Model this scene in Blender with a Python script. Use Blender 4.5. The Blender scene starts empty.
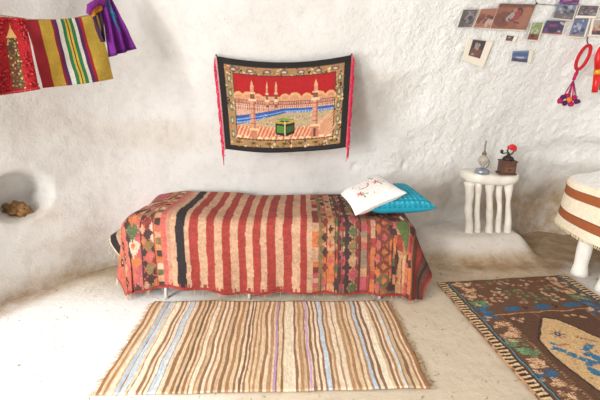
import bpy, bmesh, math, random
import numpy as np
from mathutils import Vector, Matrix, noise
from mathutils.bvhtree import BVHTree
random.seed(7); RNG = np.random.RandomState(11)
SC = bpy.context.scene; COL = SC.collection
PI = math.pi
# ------------------------------------------------------------------ camera
F, H = 370.0, 1.38; TH = math.atan(108/F)
cd = bpy.data.cameras.new('camera'); cd.sensor_width = 36; cd.lens = 36*F/600; cd.clip_start = .05
cam = bpy.data.objects.new('camera', cd); COL.objects.link(cam)
cam.location = (0, 0, H); cam.rotation_euler = (PI/2-TH, 0, 0); SC.camera = cam
def ray(x, y):
    u = (x-300)/F; v = (y-200)/F
    return Vector((u, math.cos(TH)-v*math.sin(TH), -math.sin(TH)-v*math.cos(TH)))
O = Vector((0, 0, H))
def G(x, y, z=0):
    r = ray(x, y); return O + r*((z-H)/r.z)
def V(x, y, Y):
    r = ray(x, y); return O + r*(Y/r.y)
# ------------------------------------------------------------------ materials
def lin(c):
    c = np.asarray(c, dtype=float)/255.0
    return np.where(c <= .04045, c/12.92, ((c+.055)/1.055)**2.4)
def L4(c): return tuple(float(q) for q in lin(c))+(1,)
def mat(name, c=(200, 200, 200), rough=.9, metal=0, attr=False, var=.12, vscale=30, bump=.3, bscale=200, sheen=0, trans=0):
    m = bpy.data.materials.new(name); m.use_nodes = True
    nt = m.node_tree; N = nt.nodes; b = N['Principled BSDF']
    b.inputs['Roughness'].default_value = rough; b.inputs['Metallic'].default_value = metal
    b.inputs['Sheen Weight'].default_value = sheen
    b.inputs['Transmission Weight'].default_value = trans
    tc = N.new('ShaderNodeTexCoord')
    if attr:
        src = N.new('ShaderNodeAttribute'); src.attribute_name = 'Col'; so = src.outputs['Color']
    else:
        src = N.new('ShaderNodeRGB'); src.outputs[0].default_value = L4(c); so = src.outputs[0]
    nz = N.new('ShaderNodeTexNoise'); nz.inputs['Scale'].default_value = vscale; nz.inputs['Detail'].default_value = 4
    nt.links.new(tc.outputs['Object'], nz.inputs['Vector'])
    mr = N.new('ShaderNodeMapRange'); mr.inputs['From Min'].default_value = .3; mr.inputs['From Max'].default_value = .7
    mr.inputs['To Min'].default_value = 1-var; mr.inputs['To Max'].default_value = 1+var*.6
    nt.links.new(nz.outputs['Fac'], mr.inputs['Value'])
    mx = N.new('ShaderNodeVectorMath'); mx.operation = 'SCALE'
    nt.links.new(so, mx.inputs[0]); nt.links.new(mr.outputs[0], mx.inputs['Scale'])
    nt.links.new(mx.outputs[0], b.inputs['Base Color'])
    if bump:
        n2 = N.new('ShaderNodeTexNoise'); n2.inputs['Scale'].default_value = bscale; n2.inputs['Detail'].default_value = 3
        nt.links.new(tc.outputs['Object'], n2.inputs['Vector'])
        bp = N.new('ShaderNodeBump'); bp.inputs['Strength'].default_value = bump; bp.inputs['Distance'].default_value = .004
        nt.links.new(n2.outputs['Fac'], bp.inputs['Height']); nt.links.new(bp.outputs[0], b.inputs['Normal'])
    return m
def plaster_mat(name, base, stain_shade, pale, pits=False, bd=.012, bs=.6):
    m = bpy.data.materials.new(name); m.use_nodes = True
    nt = m.node_tree; N = nt.nodes; K = nt.links.new; b = N['Principled BSDF']; b.inputs['Roughness'].default_value = .95
    b.inputs['Specular IOR Level'].default_value = .2
    tc = N.new('ShaderNodeTexCoord'); at = N.new('ShaderNodeAttribute'); at.attribute_name = 'Col'
    sp = N.new('ShaderNodeSeparateColor'); K(at.outputs['Color'], sp.inputs[0])
    def nz(s, d=6, r=.6):
        n = N.new('ShaderNodeTexNoise'); n.inputs['Scale'].default_value = s; n.inputs['Detail'].default_value = d; n.inputs['Roughness'].default_value = r
        K(tc.outputs['Object'], n.inputs['Vector']); return n.outputs['Fac']
    def rng(v, a, b_, c, d):
        r = N.new('ShaderNodeMapRange'); K(v, r.inputs['Value'])
        for k, q in zip(('From Min', 'From Max', 'To Min', 'To Max'), (a, b_, c, d)): r.inputs[k].default_value = q
        return r.outputs[0]
    def mth(op, a, b_):
        r = N.new('ShaderNodeMath'); r.operation = op
        for i, q in enumerate((a, b_)):
            if isinstance(q, (int, float)): r.inputs[i].default_value = q
            else: K(q, r.inputs[i])
        return r.outputs[0]
    def mix(f, a, b_):
        r = N.new('ShaderNodeMix'); r.data_type = 'RGBA'; r.clamp_factor = True
        if isinstance(f, (int, float)): r.inputs[0].default_value = f
        else: K(f, r.inputs[0])
        for i, q in ((6, a), (7, b_)):
            if isinstance(q, tuple): r.inputs[i].default_value = L4(q)
            else: K(q, r.inputs[i])
        return r.outputs[2]
    c = mix(rng(nz(3.0), .35, .7, 0, .5), base, tuple(int(q*.92) for q in base))
    c = mix(rng(nz(14.0), .5, .75, 0, .35), c, tuple(int(q*.84) for q in base))
    c = mix(sp.outputs[1], c, pale)
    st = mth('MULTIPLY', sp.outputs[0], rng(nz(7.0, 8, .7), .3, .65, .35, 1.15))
    c = mix(st, c, stain_shade)
    if pits:
        vo = N.new('ShaderNodeTexVoronoi'); vo.voronoi_dimensions = '2D'; vo.inputs['Scale'].default_value = 17; wn = N.new('ShaderNodeTexNoise'); wn.inputs['Scale'].default_value = 9; K(tc.outputs['Object'], wn.inputs['Vector']); va = N.new('ShaderNodeVectorMath'); va.operation = 'MULTIPLY_ADD'; va.inputs[1].default_value = (.22, .22, .22); K(wn.outputs['Color'], va.inputs[0]); K(tc.outputs['Object'], va.inputs[2]); K(va.outputs[0], vo.inputs['Vector'])
        pit = mth('MULTIPLY', rng(vo.outputs['Distance'], .04, .15, 1, 0), rng(nz(11.0, 4), .47, .62, 0, .85))
        c = mix(pit, c, (110, 88, 66))
    sp2 = rng(nz(60.0, 2), .70, .76, 0, .5); c = mix(sp2, c, (135, 112, 88))
    K(c, b.inputs['Base Color'])
    h = mth('ADD', mth('MULTIPLY', nz(15.0, 8, .66), mth('ADD', mth('MULTIPLY', sp.outputs[2], 1.5), .16)), mth('MULTIPLY', nz(70.0, 4, .6), .09))
    bp = N.new('ShaderNodeBump'); bp.inputs['Strength'].default_value = bs; bp.inputs['Distance'].default_value = bd*4
    K(h, bp.inputs['Height']); K(bp.outputs[0], b.inputs['Normal'])
    return m
M_wall = plaster_mat('wall_plaster', (214, 211, 207), (164, 142, 114), (244, 243, 240), bs=.62)
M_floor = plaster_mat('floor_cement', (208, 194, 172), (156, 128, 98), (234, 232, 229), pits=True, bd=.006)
M_white = mat('white_plaster', (238, 234, 226), bump=.5, bscale=25, var=.06)
M_cream = mat('cream_plaster', (230, 224, 212), bump=.7, bscale=30, var=.12, vscale=12)
M_fab = mat('woven_fabric', attr=True, bump=.5, bscale=240, sheen=0, var=.09, vscale=45)
M_paper = mat('photo_paper', attr=True, rough=.45, bump=0, var=.04)
M_metal = mat('painted_metal', (190, 188, 182), rough=.45, metal=.3, bump=0)
# ------------------------------------------------------------------ object helpers
def link(o, parent=None):
    COL.objects.link(o)
    if parent: o.parent = parent; o.matrix_parent_inverse = Matrix.Translation(-parent.location)
    return o
def mesh_obj(name, verts, faces, m, parent=None, smooth=True):
    me = bpy.data.meshes.new(name); me.from_pydata([tuple(v) for v in verts], [], faces); me.update()
    if smooth: me.polygons.foreach_set('use_smooth', [True]*len(me.polygons))
    me.materials.append(m); o = bpy.data.objects.new(name, me); return link(o, parent)
def tag(o, label=None, cat=None, group=None, kind=None):
    if label: o['label'] = label
    if cat: o['category'] = cat
    if group: o['group'] = group
    if kind: o['kind'] = kind
    return o
def empty(name, loc, label, cat, group=None):
    o = bpy.data.objects.new(name, None); o.location = loc; o.empty_display_size = .05; COL.objects.link(o)
    return tag(o, label, cat, group)
class MB:
    def __init__(s): s.v = []; s.f = []
    def add(s, vs, fs):
        n = len(s.v); s.v += [Vector(v) for v in vs]; s.f += [tuple(i+n for i in f) for f in fs]; return s
    def tube(s, pts, r, seg=8, closed=False):
        pts = [Vector(p) for p in pts]; n = len(pts)
        rs = r if isinstance(r, (list, tuple)) else [r]*n
        vs = []; up = None
        for i, p in enumerate(pts):
            if closed: t = pts[(i+1) % n]-pts[i-1]
            else: t = pts[min(i+1, n-1)]-pts[max(i-1, 0)]
            t.normalize()
            if up is None: up = t.orthogonal().normalized()
            up = (up-t*up.dot(t)); up = up.normalized() if up.length > 1e-6 else t.orthogonal().normalized()
            w = t.cross(up)
            for k in range(seg):
                a = 2*PI*k/seg; vs.append(p+(up*math.cos(a)+w*math.sin(a))*rs[i])
        fs = []
        for i in range(n if closed else n-1):
            j = (i+1) % n
            for k in range(seg):
                k2 = (k+1) % seg; fs.append((i*seg+k, i*seg+k2, j*seg+k2, j*seg+k))
        if not closed:
            fs.append(tuple(range(seg))[::-1]); fs.append(tuple((n-1)*seg+k for k in range(seg)))
        return s.add(vs, fs)
    def box(s, c, d, rot=0, bev=0):
        c = Vector(c); R = Matrix.Rotation(rot, 3, 'Z'); d = Vector(d)/2
        bm = bmesh.new(); bmesh.ops.create_cube(bm, size=1)
        for v in bm.verts: v.co = Vector((v.co.x*d.x*2, v.co.y*d.y*2, v.co.z*d.z*2))
        if bev: bmesh.ops.bevel(bm, geom=bm.edges[:], offset=bev, segments=2, affect='EDGES')
        bm.verts.index_update()
        vs = [c+R@v.co for v in bm.verts]; fs = [tuple(v.index for v in f.verts) for f in bm.faces]; bm.free()
        return s.add(vs, fs)
    def lathe(s, c, prof, seg=24):
        c = Vector(c); vs = []; fs = []
        for r, z in prof:
            for k in range(seg):
                a = 2*PI*k/seg; vs.append(c+Vector((r*math.cos(a), r*math.sin(a), z)))
        for i in range(len(prof)-1):
            for k in range(seg):
                k2 = (k+1) % seg; fs.append((i*seg+k, i*seg+k2, (i+1)*seg+k2, (i+1)*seg+k))
        fs.append(tuple(range(seg))[::-1]); fs.append(tuple((len(prof)-1)*seg+k for k in range(seg)))
        return s.add(vs, fs)
    def ball(s, c, r, amp=0, sub=2, seed=0):
        bm = bmesh.new(); bmesh.ops.create_icosphere(bm, subdivisions=sub, radius=1); bm.verts.index_update()
        r = Vector(r) if not isinstance(r, (int, float)) else Vector((r, r, r)); c = Vector(c); vs = []
        for v in bm.verts:
            k = 1+amp*noise.noise(v.co*2.3+Vector((seed*7.1, seed*3.3, 0)))
            vs.append(c+Vector((v.co.x*r.x, v.co.y*r.y, v.co.z*r.z))*k)
        fs = [tuple(v.index for v in f.verts) for f in bm.faces]; bm.free()
        return s.add(vs, fs)
    def build(s, name, m, parent=None, smooth=True):
        return mesh_obj(name, s.v, s.f, m, parent, smooth)
def color_attr(me, cols):
    a = me.color_attributes.new('Col', 'FLOAT_COLOR', 'POINT')
    arr = np.ones((len(me.vertices), 4), dtype=np.float32); arr[:, :3] = cols
    a.data.foreach_set('color', arr.ravel())
def grid_obj(name, fn, nu, nv, canvas, m, parent=None, thick=0, mask=None):
    """fn(u,v)->Vector, u along canvas x, v from canvas top (0) to bottom (1)"""
    vs = [fn(i/nu, j/nv) for j in range(nv+1) for i in range(nu+1)]
    W = nu+1
    fs = [(j*W+i, j*W+i+1, (j+1)*W+i+1, (j+1)*W+i) for j in range(nv) for i in range(nu)]
    o = mesh_obj(name, vs, fs, m, parent)
    if canvas is not None:
        h, w = canvas.shape[:2]
        jj = np.clip((np.arange(nv+1)/nv*(h-1)+.5).astype(int), 0, h-1); ii = np.clip((np.arange(nu+1)/nu*(w-1)+.5).astype(int), 0, w-1)
        c = canvas[jj][:, ii].reshape(-1, 3); color_attr(o.data, lin(np.clip(c, 0, 255)))
    if thick:
        md = o.modifiers.new('thickness', 'SOLIDIFY'); md.thickness = thick; md.offset = 0
    return o
# ------------------------------------------------------------------ canvas painter
class Cv:
    def __init__(s, w, h, c, box=None):
        s.a = np.zeros((h, w, 3)); s.a[:] = c; s.w = w; s.h = h
        s.x0, s.y0, s.x1, s.y1 = box or (0, 0, w, h)
        X, Y = np.meshgrid((np.arange(w)+.5)/w*(s.x1-s.x0)+s.x0, (np.arange(h)+.5)/h*(s.y1-s.y0)+s.y0); s.X = X; s.Y = Y
    def warp(s, ax, ay, cx, cy, seed=0):
        g = np.random.RandomState(seed)
        def f(k):
            nx, ny = max(2, int(s.w/cx)), max(2, int(s.h/cy)); t = g.rand(ny+1, nx+1)-.5
            yi = np.linspace(0, ny-1e-6, s.h); xi = np.linspace(0, nx-1e-6, s.w); y0 = yi.astype(int); x0 = xi.astype(int); fy = (yi-y0)[:, None]; fx = (xi-x0)[None, :]
            return t[y0][:, x0]*(1-fy)*(1-fx)+t[y0+1][:, x0]*fy*(1-fx)+t[y0][:, x0+1]*(1-fy)*fx+t[y0+1][:, x0+1]*fy*fx
        s.X = s.X+ax*2*f(0); s.Y = s.Y+ay*2*f(1); return s
    def m(s, mask, c): s.a[mask] = c; return s
    def rect(s, x0, y0, x1, y1, c): return s.m((s.X >= x0) & (s.X < x1) & (s.Y >= y0) & (s.Y < y1), c)
    def ell(s, x, y, rx, ry, c, rot=0):
        dx = s.X-x; dy = s.Y-y; ca, sa = math.cos(rot), math.sin(rot)
        return s.m(((dx*ca+dy*sa)/rx)**2+((-dx*sa+dy*ca)/ry)**2 < 1, c)
    def dia(s, x, y, rx, ry, c, step=0):
        dx = np.abs(s.X-x); dy = np.abs(s.Y-y)
        if step: dx = np.floor(dx/step+.5)*step; dy = np.floor(dy/step+.5)*step
        return s.m(dx/rx+dy/ry < 1, c)
    def poly(s, pts, c):
        inside = np.zeros(s.X.shape, bool); n = len(pts)
        for i in range(n):
            x1, y1 = pts[i]; x2, y2 = pts[(i+1) % n]
            if y1 == y2: continue
            cond = ((y1 > s.Y) != (y2 > s.Y)) & (s.X < (x2-x1)*(s.Y-y1)/(y2-y1)+x1); inside ^= cond
        return s.m(inside, c)
    def line(s, pts, w, c):
        for (x1, y1), (x2, y2) in zip(pts, pts[1:]):
            dx, dy = x2-x1, y2-y1; l2 = dx*dx+dy*dy+1e-9
            t = np.clip(((s.X-x1)*dx+(s.Y-y1)*dy)/l2, 0, 1)
            s.m((s.X-x1-t*dx)**2+(s.Y-y1-t*dy)**2 < w*w/4, c)
        return s
    def noise(s, amp, bx=1, by=1):
        n = RNG.rand(s.h//by+1, s.w//bx+1); n = np.repeat(np.repeat(n, by, 0), bx, 1)[:s.h, :s.w]
        s.a *= (1+amp*(n-.5))[..., None]; return s
# ================================================================== THE CAVE ROOM
PL = [(-2.42, .75), (-2.36, 1.1), (-2.2, 1.75), (-2.0, 2.2), (-1.77, 2.55), (-1.5, 2.85), (-1.1, 3.03), (-.5, 3.08), (.1, 3.08), (.6, 3.12), (1.0, 3.22), (1.5, 3.38),
      (2.0, 3.5), (2.6, 3.52), (3.15, 3.3), (3.45, 2.7), (3.5, 1.8), (3.5, .5), (3.5, -.6)]
def catmull(P, n):
    out = []
    P = [Vector(p) for p in P]; P = [2*P[0]-P[1]]+P+[2*P[-1]-P[-2]]
    for i in range(1, len(P)-2):
        a, b, c, d = P[i-1:i+3]
        for k in range(n):
            t = k/n; out.append(.5*((2*b)+(c-a)*t+(2*a-5*b+4*c-d)*t*t+(3*b-a-3*c+d)*t**3))
    out.append(P[-2]); return out
dense = catmull(PL, 60); seg = [0]
for p, q in zip(dense, dense[1:]): seg.append(seg[-1]+(q-p).length)
def curve_at(s):
    i = int(np.searchsorted(seg, s)); i = max(1, min(i, len(dense)-1))
    t = (s-seg[i-1])/(seg[i]-seg[i-1]+1e-9); p = dense[i-1].lerp(dense[i], min(1, t)); d = (dense[i]-dense[i-1]).normalized()
    return p, d
def wall_curve_smoothed(s):
    p, d = curve_at(s); d = Vector((0, 0))
    for k in (-.3, -.15, 0, .15, .3):
        d += curve_at(min(max(s+k, 0), seg[-1]))[1]
    return p, d.normalized()
def lean(z): return .30*max(0, z-.65)**1.6+.03*max(0, .35-z)
def sm(a, b, x):
    t = min(1, max(0, (x-a)/(b-a))); return t*t*(3-2*t)
def wall_disp(p, z):
    q = Vector((p.x, p.y, z)); rough = .35+.65*sm(.3, 1.3, p.x)
    d = .045*noise.noise(q*1.1)+.022*noise.noise(q*2.7+Vector((5, 1, 2)))
    d += rough*(.008*noise.noise(q*8)+.008*noise.noise(q*15)+.006*abs(noise.noise(q*30)))
    return d
FEAT = []   # (center 3D, radius, depth, sharpness) hollows pushed outward
def wall_point(s, z):
    p, d = wall_curve_smoothed(s); n = Vector((d.y, -d.x))
    off = lean(z)+wall_disp(p, z)
    P = Vector((p.x+n.x*off, p.y+n.y*off, z))
    out = Vector((-n.x, -n.y, 0))
    for c, rx, rz, dep, sh in FEAT:
        dx = math.hypot(P.x-c.x, P.y-c.y)/rx; dz = (P.z-c.z)/rz; r = math.hypot(dx, dz)
        if r < 1.6: P = P+out*dep*(1-sm(sh, 1.25, r))
    return P
def build_wall():
    ns = 560; nz = 165; S = seg[-1]
    zt = 2.45; V_ = []
    for j in range(nz+1):
        for i in range(ns+1): V_.append(wall_point(S*i/ns, -.03+(zt+.03)*j/nz))
    W = ns+1
    Fc = [(j*W+i, j*W+i+1, (j+1)*W+i+1, (j+1)*W+i) for j in range(nz) for i in range(ns)]
    return V_, Fc
# coarse pass to locate features on the wall
def coarse():
    S = seg[-1]; vs = [wall_point(S*i/140, 2.45*j/40) for j in range(41) for i in range(141)]
    fs = [(j*141+i, j*141+i+1, (j+1)*141+i+1, (j+1)*141+i) for j in range(40) for i in range(140)]
    return BVHTree.FromPolygons(vs, fs)
bv = coarse()
def hit(b, x, y):
    r = b.ray_cast(O, ray(x, y).normalized()); return r[0]
F2 = []
for x, y, rx, rz, dep, sh in ((20, 196, .165, .155, .20, .72), (404, 164, .03, .05, .03, .2), (355, 166, .03, .04, .02, .2), (408, 100, .28, .20, .04, .2),
                              (545, 215, .22, .3, .10, .2), (590, 150, .5, .12, .05, .2), (150, 80, .5, .3, .03, .1)):
    F2.append((hit(bv, x, y), rx, rz, dep, sh))
FEAT = F2
wv, wf = build_wall()
WB = BVHTree.FromPolygons(wv, wf)
def W(x, y, off=.0):
    loc, nrm, _, _ = WB.ray_cast(O, ray(x, y).normalized())
    return loc - ray(x, y).normalized()*off
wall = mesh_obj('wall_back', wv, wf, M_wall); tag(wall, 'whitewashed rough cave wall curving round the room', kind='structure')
wc = np.zeros((len(wv), 3))
def gauss(P, c, rx, rz): return math.exp(-(((P.x-c.x)**2+(P.y-c.y)**2)/rx**2+((P.z-c.z)/rz)**2))
st = [(hit(WB, 545, 208), .42, .20, .9), (hit(WB, 590, 205), .5, .3, .9), (hit(WB, 495, 205), .30, .16, .8), (hit(WB, 80, 240), .35, .09, .45), (hit(WB, 50, 215), .12, .08, .35), (hit(WB, 440, 195), .3, .2, .35),  # tan wall stains; those at the right also paint in the shelf's shadow
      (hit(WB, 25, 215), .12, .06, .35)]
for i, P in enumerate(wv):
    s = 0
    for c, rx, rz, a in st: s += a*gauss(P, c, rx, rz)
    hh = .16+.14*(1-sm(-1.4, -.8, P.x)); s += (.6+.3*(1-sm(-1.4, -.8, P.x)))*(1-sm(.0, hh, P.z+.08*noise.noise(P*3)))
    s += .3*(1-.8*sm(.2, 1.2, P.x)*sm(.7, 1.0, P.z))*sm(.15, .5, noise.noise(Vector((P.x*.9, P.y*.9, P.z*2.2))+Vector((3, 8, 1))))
    w = sm(.1, 1.1, P.x)*sm(.45, .85, P.z)
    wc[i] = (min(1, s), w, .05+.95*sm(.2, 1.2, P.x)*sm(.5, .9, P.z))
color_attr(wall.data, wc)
# ---- floor
def floor_z(x, y):
    n = noise.noise(Vector((x*2.3, y*2.3, 4)))
    k = sm(2.80+.05*n, 3.02+.05*n, y-.10*(x-1.4)*(x-1.4))*sm(.85, 1.15, x)*(1-sm(1.92, 2.14, x))
    z = .17*k
    # swelling where the left wall meets the ground
    return z+.003*noise.noise(Vector((x*6, y*6, 0)))*(1 if not(-1.1 < x < .75 and y < 2.3) and not (.9 < x < 2.15 and y < 2.7) else 0)
fx0, fx1, fy0, fy1 = -2.7, 3.7, -1.6, 3.7; nx, ny = 300, 250
fv = []; fc = []
curve_pts = [curve_at(seg[-1]*k/160)[0] for k in range(161)]
for j in range(ny+1):
    for i in range(nx+1):
        x = fx0+(fx1-fx0)*i/nx; y = fy0+(fy1-fy0)*j/ny; fv.append(Vector((x, y, floor_z(x, y))))
ff = [(j*(nx+1)+i, j*(nx+1)+i+1, (j+1)*(nx+1)+i+1, (j+1)*(nx+1)+i) for j in range(ny) for i in range(nx)]
CP = np.array([(p.x, p.y) for p in curve_pts])
for P in fv:
    x, y = P.x, P.y; dw = float(np.sqrt(((CP-(x, y))**2).sum(1)).min())
    n = noise.noise(Vector((x*1.7, y*1.7, 2)))
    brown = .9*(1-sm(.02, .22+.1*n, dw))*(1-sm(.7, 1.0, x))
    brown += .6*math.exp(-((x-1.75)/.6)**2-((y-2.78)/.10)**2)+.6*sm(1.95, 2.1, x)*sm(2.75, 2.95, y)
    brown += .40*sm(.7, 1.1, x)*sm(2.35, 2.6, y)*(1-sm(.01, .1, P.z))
    brown += .16*sm(-.2, 1.2, x)
    white = sm(1.99, 2.09, x+.03*n)*(1-sm(2.80, 2.92, y+.05*n))
    white = max(white, (1-sm(-1.2, -.2, x+.35*n))*(1-sm(2.1, 2.7, y+.2*n)))
    white = max(white, .7*sm(.01, .12, P.z))
    white = max(white, .8*math.exp(-((x-1.95)/.5)**2-((y-2.68)/.05)**2)*(n > -.1))
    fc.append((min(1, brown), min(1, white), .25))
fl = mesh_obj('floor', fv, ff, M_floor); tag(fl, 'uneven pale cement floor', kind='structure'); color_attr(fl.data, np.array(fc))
# ---- ceiling and the side walls of the doorway
def slab(name, c, d, lab):
    o = MB().box(c, d).build(name, M_wall, smooth=False); color_attr(o.data, np.array([(.1, .4, .3)]*len(o.data.vertices))); tag(o, lab, kind='structure')
slab('ceiling', (.5, 1.2, 2.50), (6.6, 5.2, .12), 'whitewashed cave ceiling')
slab('wall_left', (-2.45, -1.05, 1.2), (.2, 1.1, 2.5), 'whitewashed wall beside the daylight opening')
# ================================================================== BED + KILIM
BX0, BX1, BY0, BY1, BZ = -1.225, .80, 2.30, 2.97, .555
bed = empty('bed', (-.2, 2.63, 0), 'narrow low bed with pale metal legs hidden under the kilim', 'bed')
mb = MB().box(((BX0+BX1)/2, (BY0+BY1)/2+.01, .44), (BX1-BX0-.05, BY1-BY0-.06, .19), bev=.06); mb.build('mattress', M_cream, bed)
fr = MB()
for y in (BY0+.05, BY1-.05): fr.box(((BX0+BX1)/2, y, .33), (BX1-BX0-.08, .035, .035))
for x in (BX0+.06, -.2, BX1-.06): fr.box((x, (BY0+BY1)/2, .33), (.035, BY1-BY0-.1, .035))
fr.build('frame', M_metal, bed, smooth=False)
for px in (157, 246, 385):
    x = (px-300)*2.36/370*1.02
    for y in (BY0+.0, BY1-.05):
        yy = y; MB().tube([(x+.01, yy+.03, .33), (x, yy-.02, .012), (x, yy-.02, 0)], [.016, .013, .016], 10).build('leg', M_metal, bed)
PAL = dict(red=(164, 58, 50), cream=(206, 168, 136), pinkc=(200, 142, 118), blk=(38, 32, 36), pink=(200, 100, 94), org=(206, 116, 66), grn=(70, 104, 66), olv=(122, 112, 70),
           tan=(204, 160, 112), mar=(116, 40, 40), mag=(188, 78, 96), wht=(232, 214, 190), brn=(96, 58, 42), gry=(140, 130, 112))
A0, A1, B0, B1 = -1.60, 1.14, -.475, .66     # cloth coordinates, a along, b from the front hem to the back
def kilim_canvas():
    c = Cv(620, 300, PAL['pinkc'], (A0, B1, A1, B0)).warp(.004, .009, 20, 14, 3)      # canvas Y runs from back (B1) to front hem (B0)
    P = PAL; pick = lambda *n: P[random.choice(n)]
    def X(px): return (px-300)*.00679
    # left overhang bands
    for a, b, k in ((-1.60, -1.585, 'wht'), (-1.585, -1.525, 'blk'), (-1.525, -1.47, 'cream'), (-1.47, -1.41, 'red'), (-1.41, -1.385, 'blk'), (-1.385, -1.33, 'pinkc'), (-1.33, -1.29, 'red'), (-1.29, -1.24, 'org')):
        c.rect(a, -1, b, 1, P[k])
    c.rect(-1.24, -1, -1.18, 1, P['pink'])
    # diamond band 1
    c.rect(-1.19, -1, X(144), 1, (206, 140, 98)); c.rect(X(126), -1, X(127.6), 1, P['brn'])
    y = B0+.02; k = 0; ks = ['blk', 'mag', 'org', 'wht', 'grn', 'org', 'blk', 'pink', 'wht', 'grn', 'mag', 'blk']
    while y < B1:
        c.dia(X(135.5), y, .055, .075, P[ks[k % 12]], .012); c.dia(X(135.5), y, .024, .03, pick('tan', 'org', 'red') if k % 2 else P[ks[k % 12]], .01)
        for sx in (X(128.5), X(143)): c.dia(sx, y+.055, .035, .045, pick('mag', 'pink', 'org', 'cream', 'blk'), .012)
        y += .105; k += 1
    c.rect(X(143.6), -1, X(145.2), 1, P['blk'])
    c.rect(X(145.2), -1, X(157), 1, (208, 96, 72))
    y = B0; k = 0
    while y < B1:
        c.dia(X(151), y, .036, .05, pick('blk', 'org', 'mar', 'pink', 'olv', 'tan'), .011)
        c.dia(X(146.5), y+.04, .016, .03, pick('blk', 'org', 'cream')); c.dia(X(155.5), y+.045, .02, .034, pick('blk', 'wht', 'mar', 'org'))
        y += .08
    c.rect(X(156), -1, X(157), 1, P['mar'])
    c.rect(X(157), -1, X(164.5), 1, P['org'])
    y = B0; k = 0; seq = ['blk', 'cream', 'grn', 'wht', 'org', 'blk', 'tan', 'olv', 'cream', 'pink']
    while y < B1:
        c.rect(X(158.3), y, X(163.4), y+.042, P[seq[k % 10]]); y += .046; k += 1
    c.rect(X(164.5), -1, X(168.5), 1, P['pink'])
    # plain stripes
    for a, b, k in ((168.5, 173, 'pinkc'), (173, 178.5, 'cream'), (178.5, 187, 'blk'), (187, 191.5, 'cream'), (191.5, 200, 'red'), (200, 208, 'cream'), (208, 215.5, 'red'), (215.5, 223, 'cream'),
                    (223, 231, 'red'), (231, 239, 'cream'), (239, 247, 'red'), (247, 254, 'cream'), (254, 261.5, 'red'), (261.5, 267.5, 'cream'), (267.5, 276, 'red'), (276, 283.5, 'cream'),
                    (283.5, 292, 'red'), (292, 300, 'cream'), (300, 306.5, 'red'), (306.5, 312, 'cream')):
        c.rect(X(a), -1, X(b), 1, P[k])
    for a in (175.5, 204, 219.5, 235, 250.5, 264.5, 280, 296): c.rect(X(a), -1, X(a)+.008, 1, (218, 166, 130))
    c.rect(X(312), -1, 1.2, 1, (176, 96, 66))
    def blocks(p0, p1, names, h0=.03, h1=.07, j=0):
        y = B0
        while y < B1:
            h = random.uniform(h0, h1); c.rect(X(p0), y, X(p1), y+h, pick(*names)); y += h
    blocks(312, 318, ('org', 'blk', 'cream', 'mag', 'org', 'mar'))
    c.rect(X(318), -1, X(323), 1, P['olv']); c.rect(X(320), -1, X(321), 1, P['blk'])
    c.rect(X(323), -1, X(337), 1, (176, 92, 56)); y = B0+.03
    while y < B1:
        c.dia(X(330), y, .05, .07, pick('grn', 'tan', 'olv', 'org', 'cream', 'org'), .012); c.dia(X(330), y, .018, .026, pick('blk', 'mag', 'red', 'org'), .008)
        c.dia(X(324.5), y+.055, .022, .04, pick('blk', 'mar', 'mag')); c.dia(X(336), y+.05, .022, .04, pick('red', 'blk', 'grn')); y += .11
    blocks(337, 339.2, ('blk', 'mar')); blocks(339.2, 344.5, ('red', 'grn', 'blk', 'cream', 'org', 'mar', 'mag'))
    c.rect(X(344.5), -1, X(346), 1, P['blk']); c.rect(X(346), -1, X(358.5), 1, (196, 152, 112)); y = B0; k = 0
    while y < B1:
        c.dia(X(346.5), y, .035, .05, P['blk'], .011); c.dia(X(352.5), y+.05, .034, .046, P[['grn', 'mag', 'cream', 'olv'][k % 4]], .011); c.dia(X(358), y, .03, .05, P['mar'], .011); y += .1; k += 1
    c.rect(X(358.5), -1, X(359.8), 1, P['blk']); blocks(359.8, 366, ('mag', 'olv', 'pink', 'gry', 'red', 'tan')); blocks(366, 369, ('red', 'brn'))
    blocks(369, 374, ('blk', 'cream', 'red', 'olv', 'org')); c.rect(X(374), -1, X(375.6), 1, P['blk'])
    c.rect(X(375.6), -1, X(391), 1, (172, 70, 60)); y = B0+.02
    while y < B1:
        c.dia(X(383), y, .05, .06, pick('brn', 'blk', 'grn', 'olv'), .012); c.dia(X(383), y, .024, .03, pick('mag', 'org', 'wht'), .01)
        c.dia(X(377), y+.05, .025, .04, pick('org', 'pink')); c.dia(X(389.5), y+.05, .025, .04, pick('blk', 'org')); y += .1
    c.rect(X(391), -1, X(410), 1, (190, 116, 80))
    blocks(391, 395, ('grn', 'org', 'blk', 'tan', 'pink', 'mar')); blocks(395, 401, ('org', 'tan', 'red', 'olv', 'brn'))
    c.poly([(X(394), .04), (X(409), .13), (X(409), -.17)], (70, 112, 58)); c.poly([(X(393), -.12), (X(409), -.18), (X(409), -.36), (X(396), -.44), (X(399), -.30)], (206, 164, 118))
    c.poly([(X(395), -.10), (X(399), -.2), (X(396), -.32), (X(394), -.22)], P['blk'])
    blocks(409.5, 413, ('blk', 'org', 'mag')); blocks(413, 419, ('org', 'red', 'pink', 'blk', 'org'))
    a = .82
    while a < A1:
        w = random.uniform(.018, .035); c.rect(a, -1, a+w, 1, pick('brn', 'mar', 'blk', 'red', 'brn')); a += w
    for q in (325.5, 334.5, 337, 339.4, 341.8, 355.5, 366, 369, 379.5, 387, 391, 395, 401, 409.5, 413):
        c.rect(X(q), -1, X(q)+.006, 1 if q < 392 else -.2, pick('blk', 'mar', 'brn'))
    c.rect(-1.60, B0, -1.24, .03, (196, 104, 84))      # the corner that hangs to the front carries the diamond pattern
    y = B0
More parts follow.
